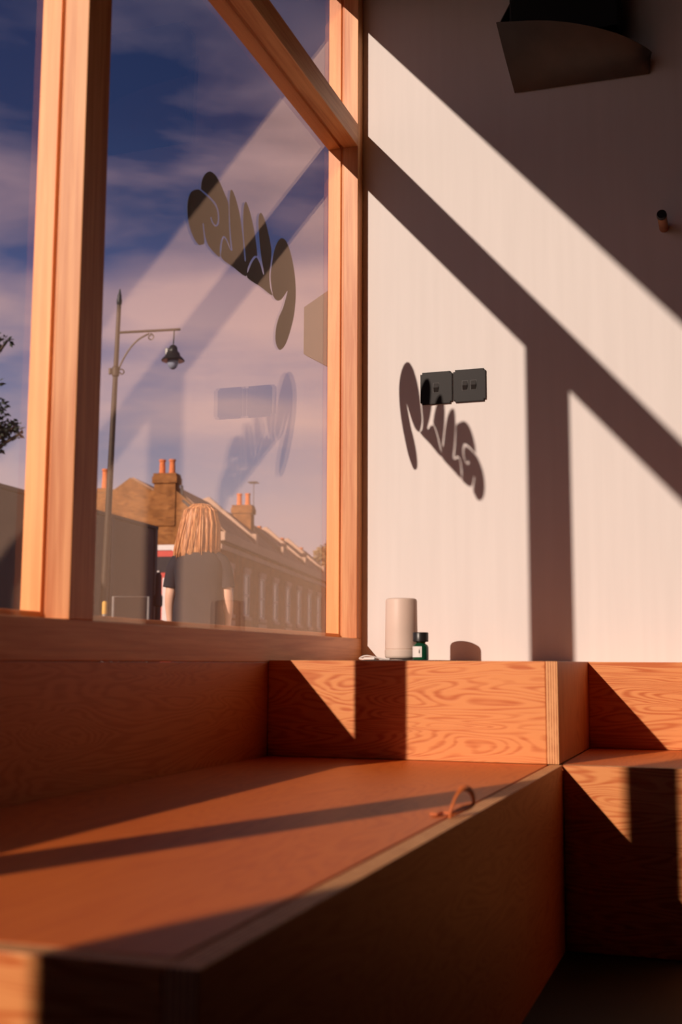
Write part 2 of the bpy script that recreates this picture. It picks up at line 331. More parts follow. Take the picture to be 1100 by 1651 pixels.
for ya, yb, z0, z1 in ((YJ, YA0, ZS, ZT0), (YA1, YB0, ZS, ZT0), (YB1, YC, ZS, ZT0), (YJ, YC, ZT1, ZH)):
    MB().box(GO, GI, -yb-RB+0.001, -ya+RB-0.001, z0-RB+0.001, z1+RB-0.001).build('pane', glass, win)

# ------------------------------------------------------------------ plywood seating
def board(name, dims, mats, parent, org, eaxis=None):
    """box board: mats[0] faces, mats[1] cut edges whose normals lie along the axes in eaxis"""
    o = MB(org).box(*dims, 0.0012).build(name, None, parent, mats=mats)
    if eaxis is not None: edge_mat(o, lambda n_: any(abs(n_[a]) > 0.9 for a in eaxis))
    return o
sb = empty('storage_bench', (0.3, -1.5, ZF), 'long orange plywood storage bench running below the window', 'bench'); O = sb.location
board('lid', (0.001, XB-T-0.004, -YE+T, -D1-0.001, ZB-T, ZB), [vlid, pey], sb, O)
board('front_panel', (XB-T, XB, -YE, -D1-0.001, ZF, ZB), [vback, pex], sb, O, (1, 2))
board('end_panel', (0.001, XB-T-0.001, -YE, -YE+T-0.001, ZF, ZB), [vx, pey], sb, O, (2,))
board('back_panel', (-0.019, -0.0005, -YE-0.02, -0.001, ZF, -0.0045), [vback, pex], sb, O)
# leather pull loop at the lid edge
P = lambda px, py, lift=0.0: at_z(px, py, ZB+0.004+lift)
bp0 = at_z(727, 1318, ZB); dep = (bp0-CAM).dot(FW)
lp = [at(x, y, dep+dz) for x, y, dz in ((726, 1322, 0), (727, 1308, 0.0), (731, 1295, 0.005), (737, 1281, 0.012), (746, 1272, 0.02), (755, 1272, 0.03), (762, 1281, 0.04), (764, 1292, 0.045), (759, 1298, 0.04), (745, 1305, 0.02), (733, 1311, 0.006), (727, 1316, 0.0))]
ls = MB(O); path = crv(lp, 5)
for i in range(len(path)-1):
    a, c = path[i], path[i+1]; d = (c-a).normalized(); side = (FW*0.8+RT*0.25+Vector((0, 0, .1))); side = (side-d*side.dot(d)).normalized()*0.0042; nrm = d.cross(side).normalized()*0.0016
    ls._add([a-side-nrm, a+side-nrm, a+side+nrm, a-side+nrm, c-side-nrm, c+side-nrm, c+side+nrm, c-side+nrm], [(0, 1, 5, 4), (1, 2, 6, 5), (2, 3, 7, 6), (3, 0, 4, 7), (0, 3, 2, 1), (4, 5, 6, 7)])
tl = [at_z(x, y, ZB+0.002) for x, y in ((727, 1312), (712, 1311), (699, 1314))]
for a, c in zip(tl[:-1], tl[1:]):
    s_ = (c-a).cross(Vector((0, 0, 1))).normalized()*0.005; ls.prism([a-s_, a+s_, c+s_, c-s_], (0, 0, 0.0025))
tag(ls.build('leather_pull', leather, sb), 'tan leather pull loop')

cl = empty('corner_ledge', (0.3, -0.35, ZB), 'square plywood ledge block in the window corner carrying the diffuser', 'ledge'); O = cl.location
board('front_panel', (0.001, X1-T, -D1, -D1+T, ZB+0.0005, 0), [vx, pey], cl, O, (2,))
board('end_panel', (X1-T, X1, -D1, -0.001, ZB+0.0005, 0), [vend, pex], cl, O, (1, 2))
board('top_board', (0.001, X1-T-0.0005, -D1+T+0.0005, -0.001, -T, -0.0005), [vx, pey], cl, O)
wlg = empty('wall_ledge', (1.4, -0.1, ZB), 'shallow plywood back ledge along the white wall above the side bench', 'ledge'); O = wlg.location
board('front_panel', (X1+0.0005, 2.6, -D2, -D2+T, ZB+0.0005, -0.0005), [vx, pey], wlg, O, (2,))
board('top_board', (X1+0.0005, 2.6, -D2+T+0.0005, -0.001, -T, -0.001), [vx, pey], wlg, O)
sbn = empty('side_bench', (1.4, -0.4, ZF), 'dark sided plywood bench along the white wall beside the long bench', 'bench'); O = sbn.location
board('lid', (X1+0.001, 2.6, -D1+T+0.0005, -D2, ZB-T, ZB), [vlid, pey], sbn, O)
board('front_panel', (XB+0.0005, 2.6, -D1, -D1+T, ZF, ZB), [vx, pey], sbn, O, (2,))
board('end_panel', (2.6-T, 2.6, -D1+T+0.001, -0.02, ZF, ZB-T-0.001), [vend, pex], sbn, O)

# ------------------------------------------------------------------ things on the ledge
DX, DY = 0.178, -0.2508
tray = at_y(718, 1064, DY-0.05)
tag(MB((0.19, -0.29, 0)).box(DX-0.06, tray.x, DY-0.11, DY+0.06, 0, 0.0022, 0.0008).build('display_mat', slate), 'thin dark mat on the ledge under the diffuser and bottle', 'mat').location = (0.19, -0.29, 0)
df = empty('aroma_diffuser', (DX, DY, 0.0022), 'tall cream ceramic aroma diffuser on the window ledge', 'diffuser')
R_ = 0.0392; Hh = 0.1445
MB().lathe([(0.028, 0), (0.028, 0.004), (R_-0.003, 0.0045), (R_-0.0005, 0.007), (R_, 0.010), (R_, 0.0235), (R_-0.001, 0.0245)], seg=64).build('base', creamd, df, True)
MB().lathe([(R_-0.002, 0.0245), (R_-0.002, 0.0258), (R_-0.0005, 0.0262), (R_-0.0012, 0.07), (R_-0.002, Hh-0.006), (R_-0.0035, Hh-0.002), (R_-0.007, Hh), (0.012, Hh+0.0006), (0.010, Hh-0.001), (0.001, Hh-0.001)], seg=64).build('cover', cream, df, True)
MB().lathe([(0.0105, Hh-0.0008), (0.0085, Hh+0.0010), (0.0055, Hh+0.0006), (0.0052, Hh-0.0008)], seg=32).build('mist_outlet', creamd, df, True)
bpos = at_y(678.5, 1062, DY-0.06)
ob = empty('oil_bottle', (bpos.x, DY-0.06, 0.0022), 'small green glass oil bottle with black cap beside the diffuser', 'bottle')
rb = 0.0182
MB().lathe([(rb-0.002, 0), (rb, 0.0015), (rb, 0.029), (rb-0.002, 0.034), (rb-0.008, 0.038), (0.0115, 0.040), (0.0115, 0.046)], seg=48).build('glass_body', green, ob, True)
MB().lathe([(rb-0.0015, 0.0415), (rb-0.0002, 0.0425), (rb-0.0002, 0.0615), (rb-0.0012, 0.063), (0.001, 0.063)], seg=48).build('cap', blackcap, ob, True)
lb = MB(); rl = rb+0.0004
angs = [math.radians(a) for a in range(150, 297, 6)]
vs_ = [(rl*math.cos(a), rl*math.sin(a), z) for z in (0.0065, 0.031) for a in angs]; nA = len(angs)
lb._add(vs_, [(i, i+1, nA+i+1, nA+i) for i in range(nA-1)]); lo = lb.build('label', label_m, ob, True, recalc=False)
mk = MB(); rk = rb+0.0007; a0 = math.radians(275)
mk._add([(rk*math.cos(a0+da), rk*math.sin(a0+da), z) for z, da in ((0.014, 0.0), (0.018, 0.07), (0.022, 0.04), (0.026, 0.0), (0.022, -0.03), (0.018, -0.07))], [(0, 1, 2, 3, 4, 5)]); mk.build('label_print', ink, ob, recalc=False)
cab = crv([(DX-0.03, DY+0.025, 0.006), (DX-0.055, DY+0.02, 0.0055), (DX-0.085, DY+0.0, 0.012), (DX-0.10, DY-0.01, 0.006), (DX-0.085, DY-0.03, 0.004), (DX-0.06, DY-0.025, 0.0045), (DX-0.075, DY+0.03, 0.004), (DX-0.12, DY+0.1, 0.003), (0.03, -0.06, 0.003), (0.012, -0.012, 0.003)], 6)
cbo = empty('power_cable', (DX-0.08, DY, 0), 'thin white power cable coiled on the ledge behind the diffuser', 'cable')
MB(cbo.location).tube([(p.x, p.y, max(p.z, 0.0046 if p.x > 0.1 else 0.0024)) for p in cab], 0.0022, 8).build('cord', white_pl, cbo, True)
MB(cbo.location).box(DX-0.078, DX-0.05, DY-0.052, DY-0.038, 0.0024, 0.0085, 0.002).build('plug', white_pl, cbo)

# ------------------------------------------------------------------ on the white wall: switches, peg, uplighter
def switch(x, z, rk, label):
    o = empty('light_switch', (x+0.043, -0.0005, z+0.043), label, 'light switch', 'black light switches')
    bm = bmesh.new(); bmesh.ops.create_cube(bm, size=1.0)
    for v in bm.verts: v.co = Vector((v.co.x*0.0855, v.co.y*0.006-0.003, v.co.z*0.086))
    bmesh.ops.bevel(bm, geom=[e for e in bm.edges if abs(e.verts[0].co.x-e.verts[1].co.x) < 1e-6 and abs(e.verts[0].co.z-e.verts[1].co.z) < 1e-6], offset=0.005, segments=4, affect='EDGES')
    bmesh.ops.bevel(bm, geom=[e for e in bm.edges if all(v.co.y < -0.005 for v in e.verts)], offset=0.0012, segments=2, affect='EDGES')
    MB().bm(bm).build('face_plate', black_pl, o)
    for cx in rk:
        MB().box(cx-0.0085, cx+0.0085, -0.0066, -0.0058, -0.0135, 0.0135, 0.0003).build('rocker_surround', black_rk, o)
        w = MB()._add([(cx+sx_*0.0065, yy, zz) for sx_ in (-1, 1) for yy, zz in ((-0.006, -0.012), (-0.0068, -0.012), (-0.0100, 0.0), (-0.0068, 0.012), (-0.006, 0.012))], [(0, 1, 2, 3, 4), (9, 8, 7, 6, 5)] + [(i, 5+i, 5+(i+1) % 5, (i+1) % 5) for i in range(5)])
        w.build('rocker', black_rk, o)
XP, ZP = 0.1617, 0.6671
switch(XP, ZP, [0.0], 'black light switch plate with a single rocker, next to the two rocker plate')
switch(XP+0.0885, ZP+0.0005, [-0.0115, 0.0115], 'black light switch plate with two rockers side by side')
pg = at_y(1071, 368, 0.0)
peg = empty('coat_peg', (pg.x, 0, pg.z), 'short round wooden coat peg on the shaded upper wall', 'peg')
MB().lathe([(0.0115, 0.001), (0.0115, 0.086), (0.0125, 0.088)], seg=24, axis=(0, -1, 0)).build('dowel', pegwood, peg, True)
MB().lathe([(0.0118, 0.088), (0.0118, 0.097), (0.0105, 0.099)], seg=24, axis=(0, -1, 0)).build('end_cap', lampin, peg, True)
# wall uplighter: folded shade hinged from a straight lower edge, lip bowed outwards
pa, pb = at_y(830, 150, -0.004), at_y(1046, 119, -0.004)
lip = [(800, 36, -0.125), (835, 34, -0.138), (880, 33, -0.146), (930, 38, -0.142), (975, 48, -0.128), (1010, 60, -0.106), (1040, 76, -0.07), (1050, 84, -0.03)]
top = crv([at_y(*l) for l in lip], 4); n_ = len(top)
ul = empty('wall_uplighter', ((pa.x+pb.x)/2, 0, pa.z), 'dark curved metal wall uplighter high on the shaded wall', 'wall light')
rows = []
for j in range(9):
    s_ = j/8; row = []
    for i in range(n_):
        bpt = pa.lerp(pb, i/(n_-1)); p = bpt.lerp(top[i], s_); row.append(p + Vector((0, -0.012*math.sin(math.pi*s_), 0)))
    rows.append(row)
mb = MB(ul.location); inner = [[p+Vector((0.002, 0.0025, 0.001)) for p in r_] for r_ in rows]
vs_ = [p for r_ in rows for p in r_] + [p for r_ in inner for p in r_]; k_ = 9*n_
fs_ = [(j*n_+i, j*n_+i+1, (j+1)*n_+i+1, (j+1)*n_+i) for j in range(8) for i in range(n_-1)]
fs_ += [tuple(k_+q for q in reversed(f_)) for f_ in fs_]
fs_ += [(8*n_+i, 8*n_+i+1, k_+8*n_+i+1, k_+8*n_+i) for i in range(n_-1)] + [(i+1, i, k_+i, k_+i+1) for i in range(n_-1)]
fs_ += [(j*n_, (j+1)*n_, k_+(j+1)*n_, k_+j*n_) for j in range(8)] + [((j+1)*n_-1+n_, (j+1)*n_-1, k_+(j+1)*n_-1, k_+(j+2)*n_-1) for j in range(8)]
mb._add(vs_, fs_); mb.build('shade', lampmetal, ul, True)
ck = at_y(806, 5, -0.004)
mb = MB(ul.location); mb.prism([pa, top[0], Vector((top[0].x+0.004, -0.09, top[0].z+0.02)), Vector((ck.x+0.03, -0.004, ck.z))], (0.003, 0, 0)); mb.build('side_cheek', lampmetal, ul)
h0, h1 = at_y(826, 60, -0.05), at_y(1000, 40, -0.05)
MB(ul.location).box(h0.x, h1.x, -0.085, -0.001, pa.z+0.1, pa.z+0.33, 0.004).build('lamp_housing', lampin, ul)
for q in range(2): MB(ul.location).box(h0.x-0.008, h0.x, -0.05, -0.03, pa.z+0.14+q*0.03, pa.z+0.15+q*0.03, 0.001).build('terminal_clip', chrome, ul)

# ------------------------------------------------------------------ black lettering stuck to the outside of the pane
def cpx(p): return (280+p[0]*220/1068, 250+p[1]*340/1651)
letters = [
 [(215,262),(220,210),(240,160),(270,132),(295,131),(330,160),(365,220),(395,290),(420,350),(431,400),(433,500),(437,600),(443,680),(447,735),(430,690),(412,650),(395,634),(380,645),(368,690),(362,740),(363,798),(320,765),(275,710),(255,660),(244,610),(236,540),(228,540),(236,620),(240,690),(215,703),(195,700),(165,660),(135,590),(115,510),(108,430),(112,360),(130,300),(160,274),(182,270),(205,273),(240,303),(285,345),(322,390),(342,440),(347,500),(338,540),(325,546),(307,520),(296,487),(288,490),(300,528),(325,558),(350,548),(358,500),(353,440),(333,382),(292,333),(250,295),(218,270)],
 [(377,808),(376,740),(380,690),(390,655),(398,650),(415,675),(440,735),(457,750),(460,735),(450,640),(444,560),(440,480),(437,400),(440,330),(445,285),(452,272),(465,285),(490,350),(515,450),(532,560),(545,680),(556,820),(566,820),(556,700),(548,600),(545,500),(550,410),(563,367),(580,390),(605,470),(625,560),(642,660),(655,785),(635,788),(605,825),(580,885),(566,950),(470,880)],
 [(578,960),(592,895),(617,838),(642,805),(655,808),(680,860),(700,930),(710,932),(700,870),(688,800),(676,700),(668,600),(665,520),(670,470),(682,453),(695,465),(720,525),(742,610),(760,700),(766,765),(760,850),(750,940),(757,1040),(772,1100),(680,1030)],
 [(785,1112),(772,1060),(760,950),(772,850),(785,765),(805,700),(830,660),(848,651),(875,665),(900,715),(925,800),(948,930),(957,1060),(952,1180),(938,1280),(910,1390),(875,1485),(838,1525),(815,1508),(798,1450),(802,1360),(825,1270),(860,1190),(893,1065),(870,1095),(845,1128),(815,1140)]]
GX = (GO+GI)/2
dc = empty('window_decal', at_x(450, 480, GX), 'black rounded brush lettering stuck on the window pane', 'decal')
for L_ in letters:
    pts = crv([at_x(*cpx(p), GX) for p in L_], 3, True)
    # keep the stroke tips crisp: original corners stay in the curve
    o = MB(dc.location).prism(pts, (-0.0004, 0, 0)).build('letter', vinyl, dc)
    bm = bmesh.new(); bm.from_mesh(o.data); bmesh.ops.triangulate(bm, faces=[f for f in bm.faces if len(f.verts) > 4], ngon_method='EAR_CLIP'); bm.to_mesh(o.data); bm.free()
# ================================================================== outside
RFL = Vector((RT.x, RT.y, 0)).normalized(); FFL = Vector((FW.x, FW.y, 0)).normalized()     # level directions across and along the street view
foliage = plain('dark_leaf', (0.030, 0.045, 0.030), 0.7, vary=0.4, scale=3)
foliage2 = plain('autumn_leaf', (0.30, 0.19, 0.075), 0.8, vary=0.4, scale=1)
bark = plain('bark', (0.09, 0.06, 0.04), 0.9, vary=0.3, scale=8)
roof_m = plain('slate_roof', (0.40, 0.225, 0.14), 0.85, vary=0.2, scale=3)
stone = plain('pale_stone', (0.52, 0.34, 0.24), 0.8, vary=0.1, scale=2)
terracotta = plain('terracotta', (0.72, 0.20, 0.06), 0.8, vary=0.12, scale=8)
lead = plain('dark_lead', (0.05, 0.048, 0.05), 0.6)
whitepaint = plain('white_paint', (0.66, 0.58, 0.52), 0.6, vary=0.06)
winglass = plain('dark_window_glass', (0.05, 0.045, 0.045), 0.12)
hoard_m = plain('grey_hoarding_paint', (0.085, 0.078, 0.074), 0.8, vary=0.1, scale=2)
post_m = plain('black_iron', (0.020, 0.022, 0.024), 0.5, vary=0.15)
lamp_m = plain('street_lamp_iron', (0.070, 0.050, 0.036), 0.42, metal=0.35, vary=0.15)
bell_m = plain('lamp_bell_metal', (0.085, 0.085, 0.08), 0.25, metal=0.75, vary=0.15)
globe_m = plain('frosted_globe', (0.30, 0.33, 0.42), 0.2)
red_m = plain('red_paint', (0.62, 0.055, 0.03), 0.35, vary=0.05)
whitegl = plain('white_vehicle_paint', (0.78, 0.68, 0.64), 0.35, vary=0.05)
rubber = plain('rubber', (0.015, 0.015, 0.015), 0.8)
sign_m = plain('brown_sign_paint', (0.040, 0.012, 0.006), 0.6, vary=0.04)
yellow = plain('yellow_band', (0.70, 0.38, 0.06), 0.6)
steel = plain('galvanised_steel', (0.24, 0.22, 0.21), 0.5, metal=0.5)

def uvbox(o, sc=1.0):
    me = o.data; uv = me.uv_layers.new(name='uv'); 
    for p in me.polygons:
        n_ = p.normal
        for li in p.loop_indices:
            c = me.vertices[me.loops[li].vertex_index].co
            if abs(n_.z) > 0.8: q = (c.x, c.y)
            elif abs(n_.x) > abs(n_.y): q = (c.y, c.z)
            else: q = (c.x, c.z)
            uv.data[li].uv = (q[0]*sc, q[1]*sc)
    return o
struct(MB().box(-40, -0.14, -20, 110, ZST-0.3, ZST-0.12).build('street', asphalt))
struct(MB().box(-3.2, -0.14, -14, 100, ZST-0.12, ZST).build('pavement', paving))
struct(MB().box(-0.14, 4.8, 0.22, 9.0, ZST, 4.5).build('wall_exterior', plaster))

# --- terrace of brick houses: u runs along the street, v towards the backs
TA = math.radians(9.75)
u_ = Vector((-math.sin(TA), math.cos(TA), 0)); v_ = Vector((-math.cos(TA), -math.sin(TA), 0))
O0 = at(355, 855, 48.0); ZE = O0.z; O0.z = ZST
HW = 6.1
prof = [(0, ZE), (2.2, ZE+1.9), (2.9, ZE+1.66), (3.9, ZE+2.22), (4.55, ZE+1.75), (7.0, ZE+1.2)]
def box_l(mb, a0, a1, b0, b1, z0, z1, bev=0): return mb.box(a0, a1, b0, b1, z0, z1, bev)
MI = Matrix(((u_.x, v_.x, 0), (u_.y, v_.y, 0), (0, 0, 1)))
rzt = math.atan2(u_.y, u_.x)
words = ['brick end of terrace house with a gable wall and twin orange chimney pots', 'second brick terrace house from the gable end, pots beside a roof aerial', 'third brick terrace house from the gable end, low stepped roof', 'fourth brick terrace house from the gable end', 'fifth brick terrace house from the gable end, next to the tree']
class MBS(MB):
    """shapes given as (along the street, towards the street, up)"""
    def _add(s, vs, fs): return MB._add(s, [(v[1], v[0], v[2]) for v in vs], fs)
def chimney(parent, a, b, zt_, w, d, npots, pot_h, name='chimney_stack'):
    mb = MBS(); z0 = zt_-2.2
    mb.box(a, a+d, b-w/2, b+w/2, z0, zt_-0.42).box(a-0.07, a+d+0.07, b-w/2-0.07, b+w/2+0.07, zt_-0.42, zt_-0.14).box(a-0.03, a+d+0.03, b-w/2-0.03, b+w/2+0.03, zt_-0.14, zt_)
    st = uvbox(mb.build(name, brick, parent))
    for q in range(npots):
        bb = b + (q-(npots-1)/2)*0.43
        MBS().lathe([(0.15, zt_), (0.13, zt_+0.12), (0.115, zt_+pot_h-0.1), (0.14, zt_+pot_h-0.08), (0.14, zt_+pot_h), (0.10, zt_+pot_h), (0.09, zt_+pot_h-0.2)], (a+d/2, bb, 0), 16).build('chimney_pot', terracotta, st, True)
    return st
# local frame of a house: x = along the street, y = towards street side negative; y axis here is v
for i in range(5):
    org = O0 + u_*(HW*i)
    h = empty('terrace_house', org, words[i], 'house', 'brick terrace houses')
    h.matrix_world = Matrix(((-v_.x, u_.x, 0, org.x), (-v_.y, u_.y, 0, org.y), (0, 0, 1, 0), (0, 0, 0, 1)))   # local x faces the street, local y runs along it
    zg = ZST
    pts = [(0.0, 0.0, zg)] + [(0.0, -b, z) for b, z in prof] + [(0.0, -7.0, zg)]
    uvbox(MBS().prism(pts, (HW-0.02, 0, 0)).build('wall', brick, h))
    rf = [(0.36, -b+(0.18 if j == 0 else 0), z+0.02-(0.15 if j == 0 else 0)) for j, (b, z) in enumerate(prof)]
    MBS().prism(rf + [(p[0], p[1], p[2]+0.10) for p in reversed(rf)], (HW-0.40, 0, 0)).build('roof', roof_m, h)
    pw_ = [(0.0, -b, z) for b, z in prof]
    par = MBS().prism(pw_ + [(p[0], p[1], p[2]+(0.05 if i == 0 else 0.38)) for p in reversed(pw_)], (0.34, 0, 0)); par.build('party_parapet', stone if i else brick, h)
    if i: MBS().box(0.0, 0.36, -0.45, 0.10, ZE-0.25, ZE+0.52, 0.02).build('parapet_end', stone, h)
    MBS().box(0.0, HW-0.02, 0.0, 0.22, ZE-0.42, ZE-0.04, 0.03).build('cornice', stone, h)
    MBS().box(0.0, HW-0.02, 0.0, 0.08, ZE-0.75, ZE-0.55).build('string_course', stone, h)
    for (xc, z0, z1, w) in ((1.6, 2.0, 3.9, 1.0), (4.6, 2.0, 3.9, 1.0), (1.6, -0.0, 1.5, 1.3)):
        f_ = MBS().box(xc-w/2, xc+w/2, 0.0, 0.06, z0, z0+0.09).box(xc-w/2, xc+w/2, 0, 0.06, z1-0.09, z1).box(xc-w/2, xc-w/2+0.08, 0, 0.06, z0, z1).box(xc+w/2-0.08, xc+w/2, 0, 0.06, z0, z1).box(xc-w/2, xc+w/2, 0, 0.05, (z0+z1)/2-0.04, (z0+z1)/2+0.04).build('window', whitepaint, h)
        MBS().box(xc-w/2+0.08, xc+w/2-0.08, 0.001, 0.02, z0+0.09, z1-0.09).build('pane', winglass, f_)
        MBS().box(xc-w/2-0.12, xc+w/2+0.12, 0, 0.14, z0-0.16, z0-0.01).build('window_sill', stone, h)
        MBS().box(xc-w/2-0.12, xc+w/2+0.12, 0, 0.10, z1+0.01, z1+0.25).build('lintel', stone, h)
    dr = MBS().box(4.1, 5.1, 0.0, 0.05, zg, 1.5, 0.01).build('door', plain('door_paint', (0.10, 0.05, 0.04), 0.5) if i == 0 else MATS['door_paint'], h)
    MBS().box(4.2, 5.0, 0.05, 0.06, 1.02, 1.4).build('fanlight', winglass, dr)
    if i == 0:
        cz = at(262, 757, 47.7).z
        chimney(h, -0.06, -2.38, cz, 0.92, 0.62, 2, 0.62)
        chimney(h, 0.3, -5.2, at(160, 775, 47.3).z, 0.5, 0.5, 1, 0.85, 'rear_chimney')
        MBS().tube([(0.2, -1.72, cz-0.5), (0.2, -1.70, ZE+1.35), (-0.08, -1.55, ZE+1.22), (-0.08, -0.75, ZE+0.52)], 0.055, 8).build('flue_pipe', lead, h, True)
    elif i == 1:
        dd = (at(375, 800, 62)-org).dot(u_)
        st = chimney(h, 4.2, -1.65, at(373, 812, 58.2).z, 0.95, 0.7, 2, 0.62)
        za = at(388, 772, 58.2).z
        ae = MBS().tube([(4.6, -1.15, ZE+1.2), (4.6, -1.15, za)], 0.018, 6).build('aerial_mast', lead, st)
        bmm = MBS()
        for q in range(5): bmm.tube([(4.25+q*0.15, -1.4, za-0.05), (4.25+q*0.15, -0.9, za-0.05)], 0.014, 5)
        bmm.tube([(4.2, -1.15, za-0.05), (4.95, -1.15, za-0.05)], 0.014, 5); bmm.build('aerial_array', lead, st)
    else:
        chimney(h, 4.0, -2.4, ZE+1.75, 0.8, 0.7, 2, 0.35)

# --- dark hoarding along the far side of the road
pA, pB = at(253, 852, 24.0), at(-60, 790, 17.3)
zt_ = pA.z
dv = Vector((pB.x-pA.x, pB.y-pA.y, 0)); Lh = dv.length; dv.normalize(); nv = Vector((-dv.y, dv.x, 0))
if nv.x > 0: nv = -nv
hd = empty('site_hoarding', (pA.x, pA.y, ZST-0.12), 'tall dark grey painted hoarding beside the road', 'hoarding')
hd.matrix_world = Matrix(((dv.x, nv.x, 0, pA.x), (dv.y, nv.y, 0, pA.y), (0, 0, 1, 0), (0, 0, 0, 1)))
npan = 5; lw = (Lh+3)/npan; zb_ = ZST-0.12
for q in range(npan): MB().box(q*lw+0.12, (q+1)*lw+0.10, 0.0, 0.06, zb_, zt_-0.04).build('panel', hoard_m, hd)
for q in range(npan+1): MB().box(q*lw-0.02, q*lw+0.10, -0.02, 0.12, zb_, zt_-0.02).build('post', post_m, hd)
MB().box(-0.02, npan*lw+0.12, -0.03, 0.14, zt_-0.02, zt_+0.04).build('capping', hoard_m, hd)

# --- black traffic post with collars, barrier, yellow marker
pp = at(256, 930, 22.5)
tp = empty('kerb_post', (pp.x, pp.y, ZST-0.12), 'black iron kerb post with thick collars at the end of the hoarding', 'post'); z0 = 0
MB().lathe([(0.10, 0), (0.10, 0.35), (0.06, 0.42), (0.055, 1.75), (0.085, 1.78), (0.085, 1.95), (0.06, 2.0), (0.06, 2.35), (0.03, 2.42)], seg=16).build('shaft', post_m, tp, True)
MB().lathe([(0.09, 1.35), (0.11, 1.38), (0.11, 1.48), (0.09, 1.5)], seg=16).build('collar', steel, tp, True)
b0 = at(183, 962, 14.0); gb = empty('street_barrier', (b0.x, b0.y, ZST-0.12), 'low galvanised barrier on the road in front of the hoarding', 'barrier', rz=math.atan2(RFL.y, RFL.x))
zb2 = b0.z-(ZST-0.12)
MB().tube([(0, 0, 0.02), (0, 0, zb2), (0.42, 0, zb2), (0.42, 0, 0.02)], 0.018, 8).tube([(0, 0, zb2*0.55), (0.42, 0, zb2*0.55)], 0.014, 8).tube([(0, 0, 0.2), (0.42, 0, 0.2)], 0.014, 8).build('frame', steel, gb)
for q in range(1, 5): MB().tube([(0.42*q/5, 0, 0.2), (0.42*q/5, 0, zb2*0.55)], 0.008, 6).build('bar', steel, gb)
for q in (0, 0.42): MB().box(q-0.03, q+0.03, -0.2, 0.2, 0, 0.025, 0.005).build('foot', steel, gb)
y0_ = at(169, 972, 14.6); yz = y0_.z+0.12-ZST
ym = empty('marker_post', (y0_.x, y0_.y, ZST-0.12), 'slim post with a yellow band near the barrier', 'post')
MB().lathe([(0.03, 0), (0.03, yz-0.14)], seg=12).build('shaft', steel, ym, True); MB().lathe([(0.032, yz-0.14), (0.032, yz), (0.02, yz+0.02)], seg=12).build('yellow_band', yellow, ym, True)

# --- red and white van half hidden behind the hoarding
vp = at(268, 880, 33.0); rv = math.atan2(u_.y, u_.x)
van = empty('delivery_van', (vp.x-0.3, vp.y, ZST-0.12), 'red and white high roof van parked beyond the hoarding', 'van', rz=rv)
vz = vp.z-(ZST-0.12)
sec = [(-0.9, 0.35), (0.9, 0.35), (0.95, 1.2), (0.93, vz-0.5), (0.82, vz-0.15), (0.5, vz), (-0.5, vz), (-0.82, vz-0.15), (-0.93, vz-0.5), (-0.95, 1.2)]
MB().prism([(0, y, z) for y, z in sec], (4.2, 0, 0)).build('body', red_m, van)
MB().prism([(-0.03, y*1.01, z+0.03) for y, z in sec[3:9]] + [(-0.03, y*0.9, z-0.12) for y, z in reversed(sec[3:9])], (0.2, 0, 0)).build('roof_band', whitegl, van)
MB().box(-0.02, 0, -0.75, 0.75, vz-0.75, vz-0.3, 0.01).build('rear_window', winglass, van)
for q, (y0q, y1q, z0q, z1q) in enumerate(((-0.75, -0.2, 1.6, vz-0.9), (-0.1, 0.2, 1.9, vz-0.7), (-0.85, -0.35, 0.75, 1.25), (0.3, 0.8, 1.0, 1.7))): MB().box(-0.025, 0, y0q, y1q, z0q, z1q, 0.01).build('rear_panel', whitegl, van)
MB().box(-0.1, 0.02, -0.95, 0.95, 0.38, 0.6, 0.03).build('bumper', rubber, van)
for xq in (0.8, 3.4):
    for sy_ in (-1, 1): MB().lathe([(0.33, -0.1), (0.36, -0.06), (0.36, 0.06), (0.33, 0.1)], (xq, sy_*0.85, 0.36), 24, (0, 1, 0)).build('wheel', rubber, van, True)

# --- hexagonal hanging sign on the facade past the corner
hc = at(556, 529, 5.0); sg = empty('hexagon_sign', (hc.x, hc.y, hc.z), 'plain brown hexagonal sign hanging outside beyond the window jamb', 'sign')
side = 78.0/F*5.0
mb = MB(); hex_ = [(side*math.sin(math.pi/3*q), -0.02, side*math.cos(math.pi/3*q)) for q in range(6)]
hb_ = MB().prism([Vector(p) for p in hex_], (0, 0.04, 0)); so = hb_.build('board', sign_m, sg)
MB().tube([(-side*0.1, 0, side+0.02), (-0.145-hc.x+0.005, 0, side+0.02)], 0.01, 10).tube([(0, 0, side-0.01), (0, 0, side+0.02)], 0.008, 8).build('bracket', post_m, sg)
MB().box(-0.15-hc.x, -0.1405-hc.x, -0.05, 0.05, side-0.08, side+0.1, 0.002).build('wall_plate', post_m, sg)

# --- old style street lamp
D_ = 18.0; px_m = F/D_
base = at(166, 990, D_); topp = at(193.5, 466, D_); tdir = (topp-base); 
def on(t_): return base + tdir*t_
lam = empty('street_lamp', (base.x, base.y, ZST-0.12), 'old style dark street lamp post with scrolled arm and hanging bell lantern', 'street lamp'); LO = lam.location
foot = base - tdir*((base.z-LO.z)/tdir.z)
def zrow(row): return (990-row)/(990-466)
up = tdir.normalized()
def lath(prof, a, name, mat, seg=16, mbo=None): return MB(LO).lathe(prof, a, seg, up).build(name, mat, lam, True)
Lt = (topp-foot).length
MB(LO).lathe([(0.13, 0), (0.13, 0.5), (0.09, 0.6), (0.06, 0.75), (0.05, Lt*0.5), (0.034, Lt-0.55), (0.032, Lt-0.24)], foot, 20, up).build('pole', lamp_m, lam, True)
lath([(0.034, Lt-0.24), (0.041, Lt-0.22), (0.041, Lt-0.16), (0.03, Lt-0.14), (0.034, Lt-0.11), (0.024, Lt-0.08), (0.014, Lt-0.03), (0.008, Lt)], foot, 'finial', post_m)
cr = on(zrow(598)); 
